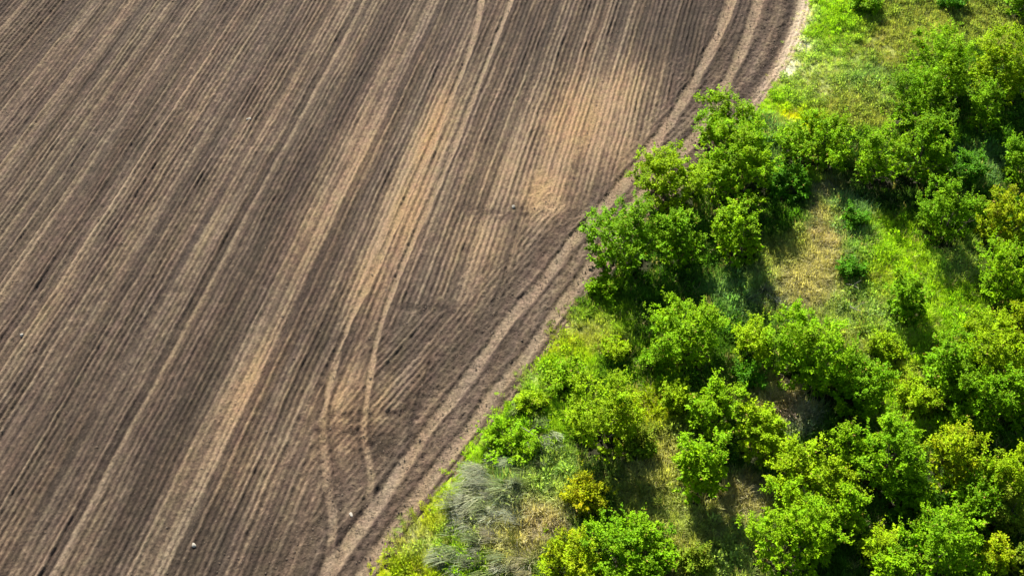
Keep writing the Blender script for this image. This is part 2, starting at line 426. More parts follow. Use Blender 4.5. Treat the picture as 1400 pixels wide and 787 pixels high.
# ------------------------------------------------------------------ vegetation colour zones of the verge
BLEACH = (.85, .80, .62); LUSH = (.36, .55, .02); YEL = (.48, .52, .02); MIDG = (.09, .20, .016); DARKG = (.05, .10, .018); TAN = (.47, .42, .22); PINK = (.50, .41, .26)  # DARKG: grass darkened in colour where shrubs shade it
OLIVE = (.38, .40, .10); BLUEG = (.18, .32, .11); SILV = (.42, .44, .29); SAGE = (.42, .52, .14); FLOW = (.72, .75, .01); STRAW = (.50, .47, .19)
ZONES = [  # px, py, radius m, colour, blade height, weight
    (1110, 10, 2.6, LUSH, .22, 1), (1130, 60, 2.5, LUSH, .22, 1), (1090, 110, 2, SAGE, .2, 1), (1160, 30, 2, LUSH, .3, 1), (1060, 135, 2, LUSH, .25, 1), (1130, 120, 2.2, OLIVE, .25, 1),
    (1200, 50, 2.2, OLIVE, .35, 1), (1260, 35, 2.3, OLIVE, .4, 1), (1180, 105, 1.5, BLUEG, .5, 1.4), (1200, 125, 1.2, SAGE, .5, 1.6), (1170, 150, 1.6, OLIVE, .4, 1.4), (1195, 80, 1.8, OLIVE, .3, 1),
    (1090, 163, 1.0, FLOW, .35, 3), (1050, 185, 1.3, BLUEG, .7, 1.6), (1340, 30, 2, OLIVE, .4, 1), (1395, 60, 2, OLIVE, .4, .8),
    (1128, 262, .8, TAN, .35, 1.6), (1124, 300, .95, TAN, .4, 1.6), (1122, 335, .95, PINK, .4, 1.6), (1160, 280, 1.0, BLUEG, .6, 2.2), (1172, 330, 1.0, BLUEG, .6, 2.0), (1080, 300, 1.0, MIDG, .5, 1.6), (1112, 370, 1.3, TAN, .4, 1.6), (1095, 400, 1.4, TAN, .35, 1.5), (1150, 300, .8, OLIVE, .4, 1.2),
    (1085, 255, 1.3, MIDG, .5, 1.5), (1100, 245, .8, LUSH, .4, 1.5), (1075, 345, 1, OLIVE, .4, 1.2), (1165, 350, 1.0, BLUEG, .6, 1.5), (1155, 400, 1.2, SAGE, .55, 1.3), (1040, 400, 1.3, SAGE, .5, 1), (1010, 410, 1.4, BLUEG, .5, 1),
    (1205, 340, 1.8, LUSH, .45, 1.6), (1235, 365, 1.8, LUSH, .45, 1.6), (1200, 400, 1.6, OLIVE, .45, 1.2), (1210, 440, 1.6, SAGE, .45, 1.3), (1205, 375, 1, YEL, .4, 1.5), (1290, 400, 1.5, LUSH, .45, 1.4), (1300, 360, 1, SAGE, .45, 1.2),
    (1225, 480, 1.5, LUSH, .4, 1.8), (1230, 515, 1.0, YEL, .4, 1.6), (1250, 520, .7, TAN, .4, 1.2), (1250, 560, 1.5, LUSH, .4, 1.5), (1175, 450, 1.4, SAGE, .5, 1.1), (1165, 480, 1.2, OLIVE, .5, 1),
    (1065, 545, 1.1, PINK, .6, 2.2), (1085, 570, .9, SILV, .6, 1.6), (1030, 530, 1, OLIVE, .5, 1.2), (1012, 690, 1.1, TAN, .5, 1.6), (1030, 670, .8, TAN, .5, 1.2),
    (880, 610, 1.2, OLIVE, .5, 1.5), (890, 640, 1.2, STRAW, .5, 1.4), (905, 680, 1.4, OLIVE, .4, 1.4), (930, 700, 1.2, SAGE, .4, 1.2), (870, 660, 1, OLIVE, .4, 1.1), (960, 740, 1.6, OLIVE, .45, 1.4), (1000, 770, 1.6, SAGE, .45, 1.4), (940, 780, 1.2, OLIVE, .5, 1.3),
    (800, 450, 1.3, OLIVE, .3, 1.3), (780, 470, 1.1, YEL, .3, 1.2), (770, 500, 1.3, LUSH, .4, 1.3), (730, 530, 1.2, SAGE, .4, 1.3), (750, 555, 1.3, LUSH, .4, 1.3), (815, 400, 1.2, MIDG, .5, 1.5), (820, 430, 1, LUSH, .4, 1.3),
    (690, 570, 1.2, LUSH, .35, 1.3), (740, 590, 1.3, LUSH, .4, 1.2), (645, 630, 1.1, LUSH, .3, 1.3), (610, 690, 1.2, YEL, .28, 1.2), (570, 740, 1.2, STRAW, .28, 1.1), (600, 750, 1.2, LUSH, .3, 1.3), (550, 780, 1.3, YEL, .28, 1.2), (640, 760, 1, LUSH, .35, 1.2),
    (700, 620, 1.2, BLUEG, .6, 1.3), (745, 640, 1.2, SAGE, .5, 1.4), (750, 670, 1, SAGE, .5, 1.2), (660, 690, 1.3, SILV, .6, 1.2), (690, 740, 1.2, STRAW, .5, 1.2), (735, 720, 1.1, PINK, .45, 1.4), (745, 700, .9, TAN, .45, 1.1),
    (860, 490, 1.2, MIDG, .5, 1), (900, 500, 1.2, LUSH, .5, .9), (890, 560, 1, YEL, .5, 1.2), (1270, 170, 1.5, MIDG, .4, 1), (1330, 230, 1.4, BLUEG, .7, 1.2),
    (1090, 20, 1.2, STRAW, .2, 1.4), (1078, 75, .9, STRAW, .22, 1.6),
    (1310, 20, 1.2, OLIVE, .4, 1.2), (1099, 25, .8, BLEACH, .2, 5), (1090, 62, .7, BLEACH, .2, 5), (1076, 92, .6, BLEACH, .2, 4), (1255, 440, 1.2, LUSH, .4, 2.5), (1215, 360, 1.6, LUSH, .4, 2.5), (1190, 400, 1.0, LUSH, .4, 1.5), (1205, 320, 1.0, LUSH, .4, 2), (1180, 420, 1, BLUEG, .6, 1.6), (1165, 320, .9, BLUEG, .6, 1.8), (1310, 440, 1.2, LUSH, .4, 1.5), (1270, 540, 1.4, LUSH, .4, 1.5), (710, 545, 1.1, LUSH, .35, 1.4), (665, 605, 1.1, LUSH, .3, 1.4), (625, 660, 1, LUSH, .3, 1.4), (1105, 80, 1.6, SAGE, .2, 1.2), (1140, 90, 1.8, SAGE, .2, 1.2), (1210, 250, 2, DARKG, .4, 1)]
ZP = np.array([G(z[0], z[1])[:2] for z in ZONES]); ZR = np.array([z[2] for z in ZONES]); ZC = np.array([z[3] for z in ZONES])
ZH = np.array([z[4] for z in ZONES]); ZW = np.array([z[5] for z in ZONES])

def zone(x, y):
    x = x + 1.1 * (fbm(x * .5, y * .5, 61, 2) - .5) * 2; y = y + 1.1 * (fbm(x * .5, y * .5, 63, 2) - .5) * 2
    W = np.full(x.shape, .10); C = W[:, None] * np.array(MIDG); H = W * .5
    for i in range(len(ZR)):
        k = ZW[i] * np.exp(-((x - ZP[i, 0]) ** 2 + (y - ZP[i, 1]) ** 2) / ZR[i] ** 2)
        W = W + k; C = C + k[:, None] * ZC[i]; H = H + k * ZH[i]
    return C / W[:, None], H / W

def grid_patch(x0, x1, y0, y1, step, test):
    xs = np.arange(x0, x1, step); ys = np.arange(y0, y1, step)
    X, Y = np.meshgrid(xs, ys, indexing='ij')
    keep = test(X, Y)
    idn = np.full(X.shape, -1, np.int64); idn[keep] = np.arange(keep.sum())
    a0 = idn[:-1, :-1]; a1 = idn[1:, :-1]; a2 = idn[1:, 1:]; a3 = idn[:-1, 1:]
    ok = (a0 >= 0) & (a1 >= 0) & (a2 >= 0) & (a3 >= 0)
    return X[keep], Y[keep], np.stack([a0[ok], a1[ok], a2[ok], a3[ok]], 1)


# far surroundings: one soil and meadow sheet under everything, out to the horizon
def outer_ground():
    m, N, L, b = new_mat('outer_land')
    tc = N.new('ShaderNodeTexCoord')
    mp = N.new('ShaderNodeMapping'); mp.inputs['Rotation'].default_value[2] = MA
    L.new(tc.outputs['Object'], mp.inputs['Vector'])
    ws = N.new('ShaderNodeTexNoise'); ws.inputs['Scale'].default_value = 1; ws.inputs['Detail'].default_value = 5
    st = N.new('ShaderNodeMapping'); st.inputs['Scale'].default_value = (2.4, .05, 1)
    L.new(mp.outputs[0], st.inputs['Vector']); L.new(st.outputs[0], ws.inputs['Vector'])
    r = N.new('ShaderNodeValToRGB'); r.color_ramp.elements[0].position = .3; r.color_ramp.elements[1].position = .7
    r.color_ramp.elements[0].color = (.07, .052, .04, 1); r.color_ramp.elements[1].color = (.19, .145, .105, 1)
    L.new(ws.outputs['Fac'], r.inputs[0]); L.new(r.outputs[0], b.inputs['Base Color'])
    b.inputs['Roughness'].default_value = 1; b.inputs['Specular IOR Level'].default_value = .1
    S = 3000.
    V = np.array([[-S, -S, -.35], [S, -S, -.35], [S, S, -.35], [-S, S, -.35]])
    put('ground', np_mesh('ground', V, np.array([[0, 1, 2, 3]])), m, kind='structure')
    m2 = plain_material('rough_meadow', (.05, .085, .02), (.13, .17, .04), .4, .95, .2)
    P = np.array([[16, 47], [20, 120], [150, 1500], [2500, 1500], [2500, -1500], [-900, -1500], [-60, -90], [-20, -31], [57, -31], [57, 47]], float)
    V = np.c_[P, np.full(len(P), -.30)]
    put('meadow', np_mesh('meadow', V, np.array([list(range(len(P) - 1, -1, -1))])), m2, kind='structure')
outer_ground()

# ------------------------------------------------------------------ foliage builders
def unit(v):
    return v / np.maximum(np.linalg.norm(v, axis=-1, keepdims=True), 1e-9)

def leaves(P, Nrm, Ax, Ln, Wd, C, fold=.18):
    """rhombic folded leaves: P base, Ax axis, Nrm rough normal"""
    Ax = unit(Ax); Sd = unit(np.cross(Nrm, Ax)); Nn = np.cross(Ax, Sd)
    Ln = Ln[:, None]; Wd = Wd[:, None]
    b = P; t = P + Ax * Ln - Nn * Ln * .12
    mid = P + Ax * Ln * .5 + Nn * Wd * fold
    l = mid - Sd * Wd * .5; r = mid + Sd * Wd * .5
    n = len(P)
    V = np.stack([b, l, t, r], 1).reshape(-1, 3)
    i = np.arange(n) * 4
    F = np.concatenate([np.stack([i, i + 2, i + 1], 1), np.stack([i, i + 3, i + 2], 1)])
    return V, F, np.repeat(C, 4, axis=0)

def tube(p0, p1, r0, r1, bend, n=5, k=5):
    p0, p1 = np.array(p0, float), np.array(p1, float)
    ax = p1 - p0
    s = unit(np.cross(ax, [0.3, .2, 1]))[None][0]; u = unit(np.cross(s, ax)[None])[0]
    V = []
    for i in range(n):
        t = i / (n - 1)
        c = p0 + ax * t + np.array(bend) * math.sin(t * math.pi)
        r = r0 + (r1 - r0) * t
        for j in range(k):
            a = 2 * math.pi * j / k
            V.append(c + (s * math.cos(a) + u * math.sin(a)) * r)
    F = [[i * k + j, i * k + (j + 1) % k, (i + 1) * k + (j + 1) % k, (i + 1) * k + j] for i in range(n - 1) for j in range(k)]
    return np.array(V), np.array(F)

KIND = {  # leaf colours of the shrub kinds: (colour, second colour, share of second)
    'green': ((.155, .36, .004), (.24, .43, .004), .4), 'bright': ((.205, .43, .004), (.29, .48, .004), .45), 'yellow': ((.28, .44, .004), (.40, .43, .005), .32),
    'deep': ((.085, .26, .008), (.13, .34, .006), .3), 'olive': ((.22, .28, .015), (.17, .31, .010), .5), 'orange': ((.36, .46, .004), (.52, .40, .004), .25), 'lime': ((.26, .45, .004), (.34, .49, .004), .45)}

def make_shrub(name, label, cat, x, y, z0, r, h, kind, seed, aspect=1.0, group=None, dens=1.0, spiky=.35):
    rng = np.random.default_rng(seed)
    root = bpy.data.objects.new(name, None)
    root.empty_display_size = .3
    root.location = (x, y, z0); root['label'] = label; root['category'] = cat
    if group: root['group'] = group
    col.objects.link(root)
    c1, c2, sh = KIND[kind]; c1 = np.array(c1); c2 = np.array(c2)
    # lobes
    nl = int(9 + 8.0 * r)
    lean = rng.normal(size=2) * .12 * r
    LC, LR = [], []
    for i in range(nl):
        a = rng.uniform(0, 2 * math.pi) if i else 0
        q = math.sqrt(rng.uniform(0, 1)) * .86 if i else 0
        top = h * (1 - .34 * q ** 3) * rng.uniform(.70, 1.06)
        lr = r * rng.uniform(.15, .31)
        zz = top - lr * .8
        if rng.random() < .25: zz = top * rng.uniform(.4, .75)
        LC.append((math.cos(a) * q * r + lean[0] * zz / h, math.sin(a) * q * r * aspect + lean[1] * zz / h, max(zz, lr * .55))); LR.append(lr)
    LC, LR = np.array(LC), np.array(LR)
    lsz = rng.uniform(.88, 1.12)
    # sprigs on the lobes
    ns = int(dens * 98 * r * r ** .6 * (1.1 + h / r * .35))
    nin = int(ns * .22)
    li = rng.choice(nl, ns, p=LR ** 2 / np.sum(LR ** 2))
    nk = max(nl * 2, ns // 7)                       # leafy clusters on the lobes, about seven sprigs in each
    kl = rng.choice(nl, nk, p=LR ** 2 / np.sum(LR ** 2))
    kd = unit(rng.normal(size=(nk, 3)) + np.array([0, 0, .6]))
    KP = LC[kl] + kd * (LR[kl] * rng.uniform(.55, 1.3, nk))[:, None] * np.array([1, 1, 1.0])
    ki = rng.integers(0, nk, ns); li = kl[ki]; d = kd[ki]
    P = KP[ki] + rng.normal(size=(ns, 3)) * (.085 + .045 * LR[li])[:, None] * np.array([1.25, 1.25, .8])
    long = rng.random(ns) < .12 * (spiky / .35)
    P = P + (d * .6 + np.array([0, 0, .6])) * (long * rng.uniform(.15, .6, ns) * min(1, r))[:, None]
    # inner foliage, oversized leaves added to block sun through the crown
    inn = np.arange(ns) < nin
    ai, qi = rng.uniform(0, 2 * math.pi, nin), np.sqrt(rng.random(nin)) * .8
    P[:nin] = np.stack([np.cos(ai) * qi * r, np.sin(ai) * qi * r * aspect, h * (1 - .45 * qi * qi) * rng.uniform(.05, .74, nin)], 1)
    long[:nin] = False
    P[:, 2] = np.abs(P[:, 2] - .08) + .08
    out = unit(P - np.array([0, 0, h * .3]))
    D = unit(out * .7 + np.array([0, 0, .55]) + rng.normal(size=(ns, 3)) * .45)
    k = 16
    sl_ = rng.uniform(.20, .46, ns) * (1 + .6 * long)
    tt = np.tile(np.linspace(0, 1, k), ns)
    Pi = np.repeat(P, k, 0) + np.repeat(D * sl_[:, None], k, 0) * (tt - .35)[:, None] + rng.normal(size=(ns * k, 3)) * .045
    az = rng.uniform(0, 2 * math.pi, ns * k)
    rad3 = np.stack([np.cos(az), np.sin(az), np.zeros(ns * k)], 1)
    Dk = np.repeat(D, k, 0)
    Ax = unit(rad3 * .9 + Dk * .55 + rng.normal(size=(ns * k, 3)) * .25 + np.array([0, 0, -.15]))
    Nn = unit(np.array([-.13, .45, .95]) + Dk * .30 + rng.normal(size=(ns * k, 3)) * .38)   # blades turned to the sun
    Ln = rng.uniform(.095, .175, ns * k) * (1.05 - .3 * tt) * np.repeat(np.where(inn, 1.9, 1.0), k) * lsz

    Wd = Ln * rng.uniform(.55, .8, ns * k)
    # colour: per lobe, per sprig, per leaf
    lob = rng.random(nl)
    lv = .80 + .36 * rng.random(nl); kv = rng.uniform(.84, 1.16, nk)
    mixv = np.clip(sh * 1.6 * lob[li] + rng.normal(size=ns) * .18, 0, 1)
    mix = np.clip(np.repeat(mixv, k) + rng.normal(size=ns * k) * .12 + .15 * (tt - .4), 0, 1)[:, None]
    C = (c1 * (1 - mix) + c2 * mix) * (np.repeat(lv[li] * kv[ki], k) * rng.uniform(.75, 1.2, ns * k))[:, None]
    odd = rng.random(ns * k) < .02
    C[odd] = np.array([.33, .26, .05]) * rng.uniform(.6, 1.1, (odd.sum(), 1))
    V, F, CC = leaves(Pi, Nn, Ax, Ln, Wd, C)
    put('crown', np_mesh('crown', V, F, CC), M_leaf, root)
    # woody stems
    nst = 3 + int(r > 1.2) + int(r > 2)
    hub = rng.choice(nl, nst, replace=False)
    for j in range(nst):
        a = 2 * math.pi * j / nst + rng.uniform(-.4, .4)
        b0 = np.array([math.cos(a) * .12 * r, math.sin(a) * .12 * r, -.1])
        e = LC[hub[j]]
        Vs, Fs = tube(b0, e, .035 * (.6 + r * .4), .014, rng.normal(size=3) * .12 * r)
        # side shoots grow out of the stem
        Vl, Fl, off = [Vs], [Fs], len(Vs)
        for s_ in range(3):
            t = rng.uniform(.35, .8); q0 = b0 + (e - b0) * t
            q1 = q0 + unit((rng.normal(size=3) + np.array([0, 0, .7]))[None])[0] * r * .45
            v_, f_ = tube(q0, q1, .016, .006, rng.normal(size=3) * .05, 4, 4)
            Vl.append(v_); Fl.append(f_ + off); off += len(v_)
        put('stem', np_mesh('stem', np.concatenate(Vl), np.concatenate(Fl), None, True), M_bark, root)
    return root

SHRUBS = [  # x0, x1, top y (photo px), height m, kind, label
 (948, 1052, 128, 2.9, 'bright', 'bright green shrub farthest up along the tyre tracks, reaching over the outer rut'),
 (862, 968, 190, 3.3, 'lime', 'large yellow-green shrub spreading over the outer tyre track, left half of the big upper thicket'),
 (955, 1068, 178, 3.6, 'bright', 'large bright shrub forming the right half of the big upper thicket by the tracks'),
 (795, 905, 262, 3.9, 'green', 'broad green shrub bulging leftmost over the field edge with a black shaded foot'),
 (898, 968, 288, 2.9, 'green', 'round green shrub in the middle of the dark hollow between two larger shrubs'),
 (978, 1046, 275, 3.3, 'bright', 'upright bright shrub facing the dry tan strip from the left'),
 (1048, 1112, 236, 1.3, 'deep', 'low soft dark green bush at the left upper end of the tan strip'),
 (1058, 1165, 148, 2.6, 'bright', 'wide bright shrub behind the yellow flowers at the top of the tan strip'),
 (1162, 1240, 172, 3.1, 'bright', 'bright shrub just right of the top of the tan strip with a black shadow below'),
 (1222, 1312, 158, 3.5, 'green', 'tall green shrub with forked shoots above the darkest hollow right of the tan strip'),
 (1252, 1336, 248, 3.1, 'green', 'lacy green shrub standing at the top right of the grassy yellow-green mound'),
 (1335, 1412, 258, 3.0, 'yellow', 'yellowish shrub at the right picture edge above a greener one'),
 (1338, 1425, 335, 3.1, 'bright', 'bright green shrub at the right picture edge below the yellowish one'),
 (1372, 1440, 182, 3.0, 'green', 'green shrub cut by the right picture edge beside a deep dark gap'),
 (1160, 1212, -14, 1.5, 'green', 'small round green bush at the top beside the open grass'),
 (1277, 1318, -14, 1.5, 'deep', 'small dark bush at the top with olive weeds on both sides'),
 (1368, 1440, -34, 2.4, 'green', 'shrub cut by the top right corner of the picture'),
 (1226, 1335, 42, 3.6, 'bright', 'large bright shrub at the top of the thicket, right of the open grass'),
 (1322, 1430, 42, 3.8, 'lime', 'largest yellow-green shrub in the upper right, sunlit all over its top'),
 (1213, 1308, 98, 3.1, 'green', 'green shrub with many round sprigs bordering the lower end of the open grass'),
 (1322, 1378, 112, 3.1, 'green', 'narrow tall shrub dividing two black gaps in the upper right'),
 (886, 988, 398, 3.3, 'bright', 'single bright shrub below the big upper thicket, throwing a long black shadow'),
 (1060, 1166, 412, 3.9, 'bright', 'tall bright shrub at the foot of the tan strip with the longest black shadow'),
 (1004, 1064, 436, 2.0, 'lime', 'soft pale green bush leaning on the left of the tallest middle shrub'),
 (872, 914, 472, 1.5, 'green', 'small upright green bush at the lower left of the single bright shrub'),
 (820, 868, 452, 1.2, 'lime', 'small yellow-green bush near the field edge below the leftmost broad shrub'),
 (770, 884, 512, 3.0, 'lime', 'broad soft yellow-green shrub near the field edge with a blue-black shadow under it'),
 (900, 946, 520, 1.6, 'lime', 'small yellow-green bush between the broad soft shrub and the forked middle shrub'),
 (936, 1012, 508, 2.9, 'bright', 'bright shrub with one shoot sticking up, in the middle below the long shadow'),
 (1006, 1080, 545, 2.4, 'lime', 'rounded bright shrub left of the blackest shadow, in front of pinkish dry grass'),
 (921, 1003, 582, 3.2, 'bright', 'bright narrow shrub with a dark diagonal shadow towards the dry weeds at its lower right'),
 (1213, 1272, 378, 2.3, 'green', 'fresh green bush standing alone on the yellow-green mound'),
 (1302, 1408, 418, 3.0, 'lime', 'wide yellow-green shrub right of the mound, its top running to the picture edge'),
 (1264, 1345, 455, 2.7, 'green', 'green shrub with loose sprigs hanging over the dark slot below the mound'),
 (1126, 1214, 478, 2.3, 'green', 'loose green bush right of the tallest middle shrub and its black shadow'),
 (1306, 1374, 512, 2.9, 'green', 'pointed green shrub below the wide yellow-green one on the right'),
 (1368, 1440, 492, 3.2, 'green', 'green shrub at the right picture edge level with the pointed one'),
 (1170, 1264, 554, 3.4, 'green', 'large tufted green shrub in the lower right middle'),
 (1135, 1190, 575, 2.1, 'bright', 'small bright bush tucked at the left of the large tufted shrub'),
 (1062, 1166, 602, 2.9, 'lime', 'wide shrub with a tan dry patch in its top, below the blackest shadow'),
 (1026, 1142, 662, 3.4, 'bright', 'large bright shrub at the bottom right of the dry weeds, with leafy edges'),
 (1136, 1180, 670, 2.2, 'bright', 'narrow bright bush touching the right side of the large bottom shrub'),
 (1178, 1228, 712, 2.0, 'lime', 'small yellow-green bush in front of a black gap near the bottom edge'),
 (1272, 1347, 573, 3.0, 'yellow', 'yellowest shrub in the lower right with reddish yellow leaves at its middle'),
 (1342, 1412, 603, 3.0, 'lime', 'yellow-green shrub at the right picture edge beside the yellowest one'),
 (1237, 1346, 672, 3.4, 'green', 'large green shrub with pale tips near the bottom edge on the right'),
 (1336, 1388, 728, 1.9, 'yellow', 'small golden bush near the bottom right corner'),
 (1196, 1248, 750, 2.4, 'bright', 'bright bush cut by the bottom edge, left of the large shrub with pale tips'),
 (1345, 1405, 662, 2.1, 'olive', 'dull olive brown bush above the small golden one'),
 (764, 832, 648, 1.5, 'orange', 'yellow bush with orange leaves nearest to the silvery grass tussocks'),
 (728, 832, 722, 1.9, 'yellow', 'golden green bush at the bottom edge right of the silvery tussocks'),
 (795, 935, 684, 2.3, 'green', 'widest leafy green bush at the bottom edge below the olive grass'),
 (655, 742, 572, .9, 'bright', 'low bright green weed bush at the very edge of the field, above the silvery tussocks'),
 (737, 812, 488, 1.0, 'bright', 'low bright green weed bush halfway down the field edge'),
 (800, 846, 372, 1.2, 'bright', 'narrow bright weed bush against the foot of the broad leftmost shrub'),
 (1300, 1372, 640, 2.2, 'green', 'dark green shrub filling the gap under the yellowest shrub'),
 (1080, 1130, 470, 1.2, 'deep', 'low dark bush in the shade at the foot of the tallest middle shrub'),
 (1385, 1450, 735, 2.3, 'olive', 'olive green bush in the bottom right corner'),
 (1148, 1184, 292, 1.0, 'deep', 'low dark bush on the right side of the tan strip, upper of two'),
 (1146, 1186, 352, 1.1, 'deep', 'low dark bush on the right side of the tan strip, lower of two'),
 (1224, 1290, 512, 1.3, 'lime', 'low yellow-green bush at the foot of the mound above the large tufted shrub'),
 (1214, 1276, 630, 2.0, 'green', 'mid-sized green shrub directly below the large tufted shrub'),
 (1282, 1334, 505, 1.9, 'green', 'green shrub filling the dark slot below the mound on its right side'),
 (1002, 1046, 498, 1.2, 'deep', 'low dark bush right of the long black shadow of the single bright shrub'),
 (700, 752, 532, .8, 'lime', 'low yellow-green weed bush where the field edge meets the long-bladed tussock'),
 (846, 900, 585, 1.1, 'olive', 'low olive bush at the lower right of the broad soft shrub'),
 (1190, 1236, 455, 1.1, 'lime', 'low pale bush on the left slope of the yellow-green mound'),
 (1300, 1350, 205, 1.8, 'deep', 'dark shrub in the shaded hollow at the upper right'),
 (1085, 1140, 690, 2.2, 'green', 'green shrub at the left foot of the narrow bright bush'),
 (925, 975, 745, 1.0, 'olive', 'low olive bush at the bottom edge right of the widest leafy bush'),
 (1375, 1440, 415, 2.2, 'yellow', 'golden shrub at the right picture edge between two bright green ones'),
]
ctr_list = []
SHRUBS = [(a, b, c, h * (1.27 if h > 1.6 else 1), k, l) for a, b, c, h, k, l in SHRUBS]
for i, (x0, x1, ty, h, kind, lab) in enumerate(SHRUBS):
    # solve for the place on the ground whose crown shows between x0 and x1 with its top at ty
    cx = (x0 + x1) / 2
    cy = ty + 40
    for _ in range(6):
        g = G(cx, cy, h / 2)
        dep = S2 * (g[1] + 60) - S2 * (g[2] - 60)
        s = dep / FPX
        r = (x1 - x0) / 2 * s * (1.0 + .14 * (cx > 1040 and ty > 400) - .04 * (ty < 130))
        sinp = .70 - (393.5 - cy) / FPX * .7
        ext = math.hypot(r * 1.0 * sinp, h / 2 * .80) / s
        cy = ty + ext
    de, _ = sdist(np.array([g[0]]), np.array([g[1]]), EDGE)
    z0 = float(base_h(np.array([g[0]]), np.array([g[1]]), de)[0])
    ctr_list.append((g[0], g[1], r, h))
    make_shrub('shrub' if h > 1.6 else 'low_bush', lab, 'shrub' if h > 1.6 else 'bush', g[0], g[1], z0 - .04, r, h, kind, 100 + i,
               group='shrubs of the overgrown verge')

def build_verge():
    x, y, F = grid_patch(-22, 58, -32, 48, .16, lambda X, Y: sdist(X, Y, EDGE)[0] < 1.0)
    de, _ = sdist(x, y, EDGE)
    C, H = zone(x, y)
    z = base_h(x, y, de) + .10 * (fbm(x * 1.2, y * 1.2, 71, 3) - .5) - .04 - .05 * sstep(-.2, .5, de)
    earth = np.array([.075, .062, .04])
    k = (.25 + .45 * fbm(x * .9, y * .9, 73, 3))[:, None]
    k = np.clip(k * 1.5, 0, .95); C = C * 1.0 * k + earth * (1 - k)
    cov = np.zeros_like(x)
    for (sx, sy, sr, sh) in ctr_list:
        cov = np.maximum(cov, sstep(1.15, .6, np.hypot(x - sx, y - sy) / sr + .5 * (vnoise(x * 1.5, y * 1.5, 99) - .5)))
    C = C * (1 - .9 * cov[:, None]) + np.array([.034, .028, .018]) * .9 * cov[:, None]  # crown footprints painted litter-dark to deepen the shade there
    put('verge', np_mesh('verge', np.stack([x, y, z], 1), F, C, True), M_verge, kind='structure')
build_verge()

# ------------------------------------------------------------------ silvery grass tussocks (single things)
def make_tussock(label, px, py, r, h, c, seed, lean):
    rng = np.random.default_rng(seed)
    x, y, z = hard_base(px, py)
    n = int(1150 * r)
    nc = int(14 * r)
    lx = np.array(lean, float); pr = np.array([-lx[1], lx[0], 0])
    cc = rng.uniform(-1, 1, (nc, 2)) * r * np.array([.75, 1.15])
    ci = rng.integers(0, nc, n)
    bb = cc[ci] + rng.normal(size=(n, 2)) * .13 * r
    B = unit(lx[None])[0] * bb[:, :1] + unit(pr[None])[0] * bb[:, 1:]
    cdir = rng.normal(size=(nc, 3)) * .35
    ln = rng.uniform(.5, 1.25, n) * h * 1.35 * rng.uniform(.7, 1.2, nc)[ci]
    dr = unit(np.array(lean) * 1.1 + cdir[ci] + rng.normal(size=(n, 3)) * .22 + np.array([0, 0, .1]))
    K = 4
    Vs = []
    wd = rng.uniform(.013, .028, n)
    side = unit(np.cross(dr, np.tile([0, 0, 1.], (n, 1))))
    for k in range(K):
        t = k / (K - 1)
        c_ = B + np.array([0, 0, 1.]) * (ln * .75 * (t - .72 * t * t))[:, None] + dr * (ln * t ** 1.4)[:, None]
        wv = (wd * (1 - .8 * t))[:, None] * side
        Vs += [c_ - wv, c_ + wv]
    V = np.stack(Vs, 1).reshape(-1, 3)
    base = np.arange(n)[:, None] * (2 * K)
    F = np.concatenate([base + np.array([2 * k, 2 * k + 1, 2 * k + 3, 2 * k + 2]) for k in range(K - 1)])
    C = (np.array(c) * .8 + rng.random((nc, 1))[ci] * np.array([-.17, -.10, -.20])) * rng.uniform(.35, 1.35, (n, 1)) * (1 + rng.normal(size=(n, 1)) * np.array([.06, .0, -.06]))
    return put('grass_tussock', np_mesh('grass_tussock', V, F, np.repeat(np.clip(C, .02, .8), 2 * K, 0)), M_tuss, None, (x, y, z - .03),
               label=label, category='grass tussock', group='silvery grass tussocks on the verge')
M_tuss = leaf_material('tussock_blade', False, .25, (1.05, 1.05, .8), .6, .3)
GREY = (.55, .56, .38); STR2 = (.50, .45, .28)
make_tussock('largest silver-grey grass tussock with combed blades, low on the field edge', 668, 678, 1.5, .85, GREY, 1, (-.9, -.25, 0))
make_tussock('silver-grey grass tussock just below the largest one, shading a dark hollow', 640, 712, 1.15, .75, GREY, 2, (-.8, -.4, 0))
make_tussock('grey-green tussock between the low weed bush and the broad soft shrub', 735, 612, 1.0, .65, (.34, .38, .22), 3, (.8, -.4, 0))
make_tussock('straw-coloured tussock beside the golden green bush at the bottom', 700, 738, 1.1, .7, STR2, 4, (-.8, -.2, 0))
make_tussock('grey tussock cut by the bottom edge of the picture', 625, 782, 1.1, .7, GREY, 5, (-.9, -.1, 0))
make_tussock('pale green tussock left of the orange bush', 738, 655, .95, .6, (.36, .40, .2), 6, (-.7, -.3, 0))
make_tussock('narrow silvery tussock on the verge between the largest tussock and the straw-coloured one', 690, 705, 1.0, .7, GREY, 11, (-.9, -.35, 0))
make_tussock('silvery tussock directly below the low bright weed bush', 700, 650, .9, .65, (.48, .52, .34), 12, (-.9, -.2, 0))
make_tussock('silvery tussock at the bottom edge, right of the grey one', 672, 768, 1.0, .7, (.5, .5, .34), 13, (-.85, -.3, 0))
make_tussock('pale tussock near the bottom edge beside the golden green bush', 722, 772, .9, .65, STR2, 14, (-.8, -.2, 0))
make_tussock('bleached tussock standing in shade below the large upper thicket', 1035, 415, .9, .6, (.3, .32, .24), 7, (.5, -.6, 0))
make_tussock('pinkish dry tussock with feathery blades above the lime bush and its black shadow', 1062, 555, .85, .75, (.5, .36, .24), 8, (.5, -.6, 0))
make_tussock('long-bladed pale tussock hanging over the field edge beside low weeds', 724, 556, .8, .6, (.4, .45, .2), 9, (-.4, -.7, 0))

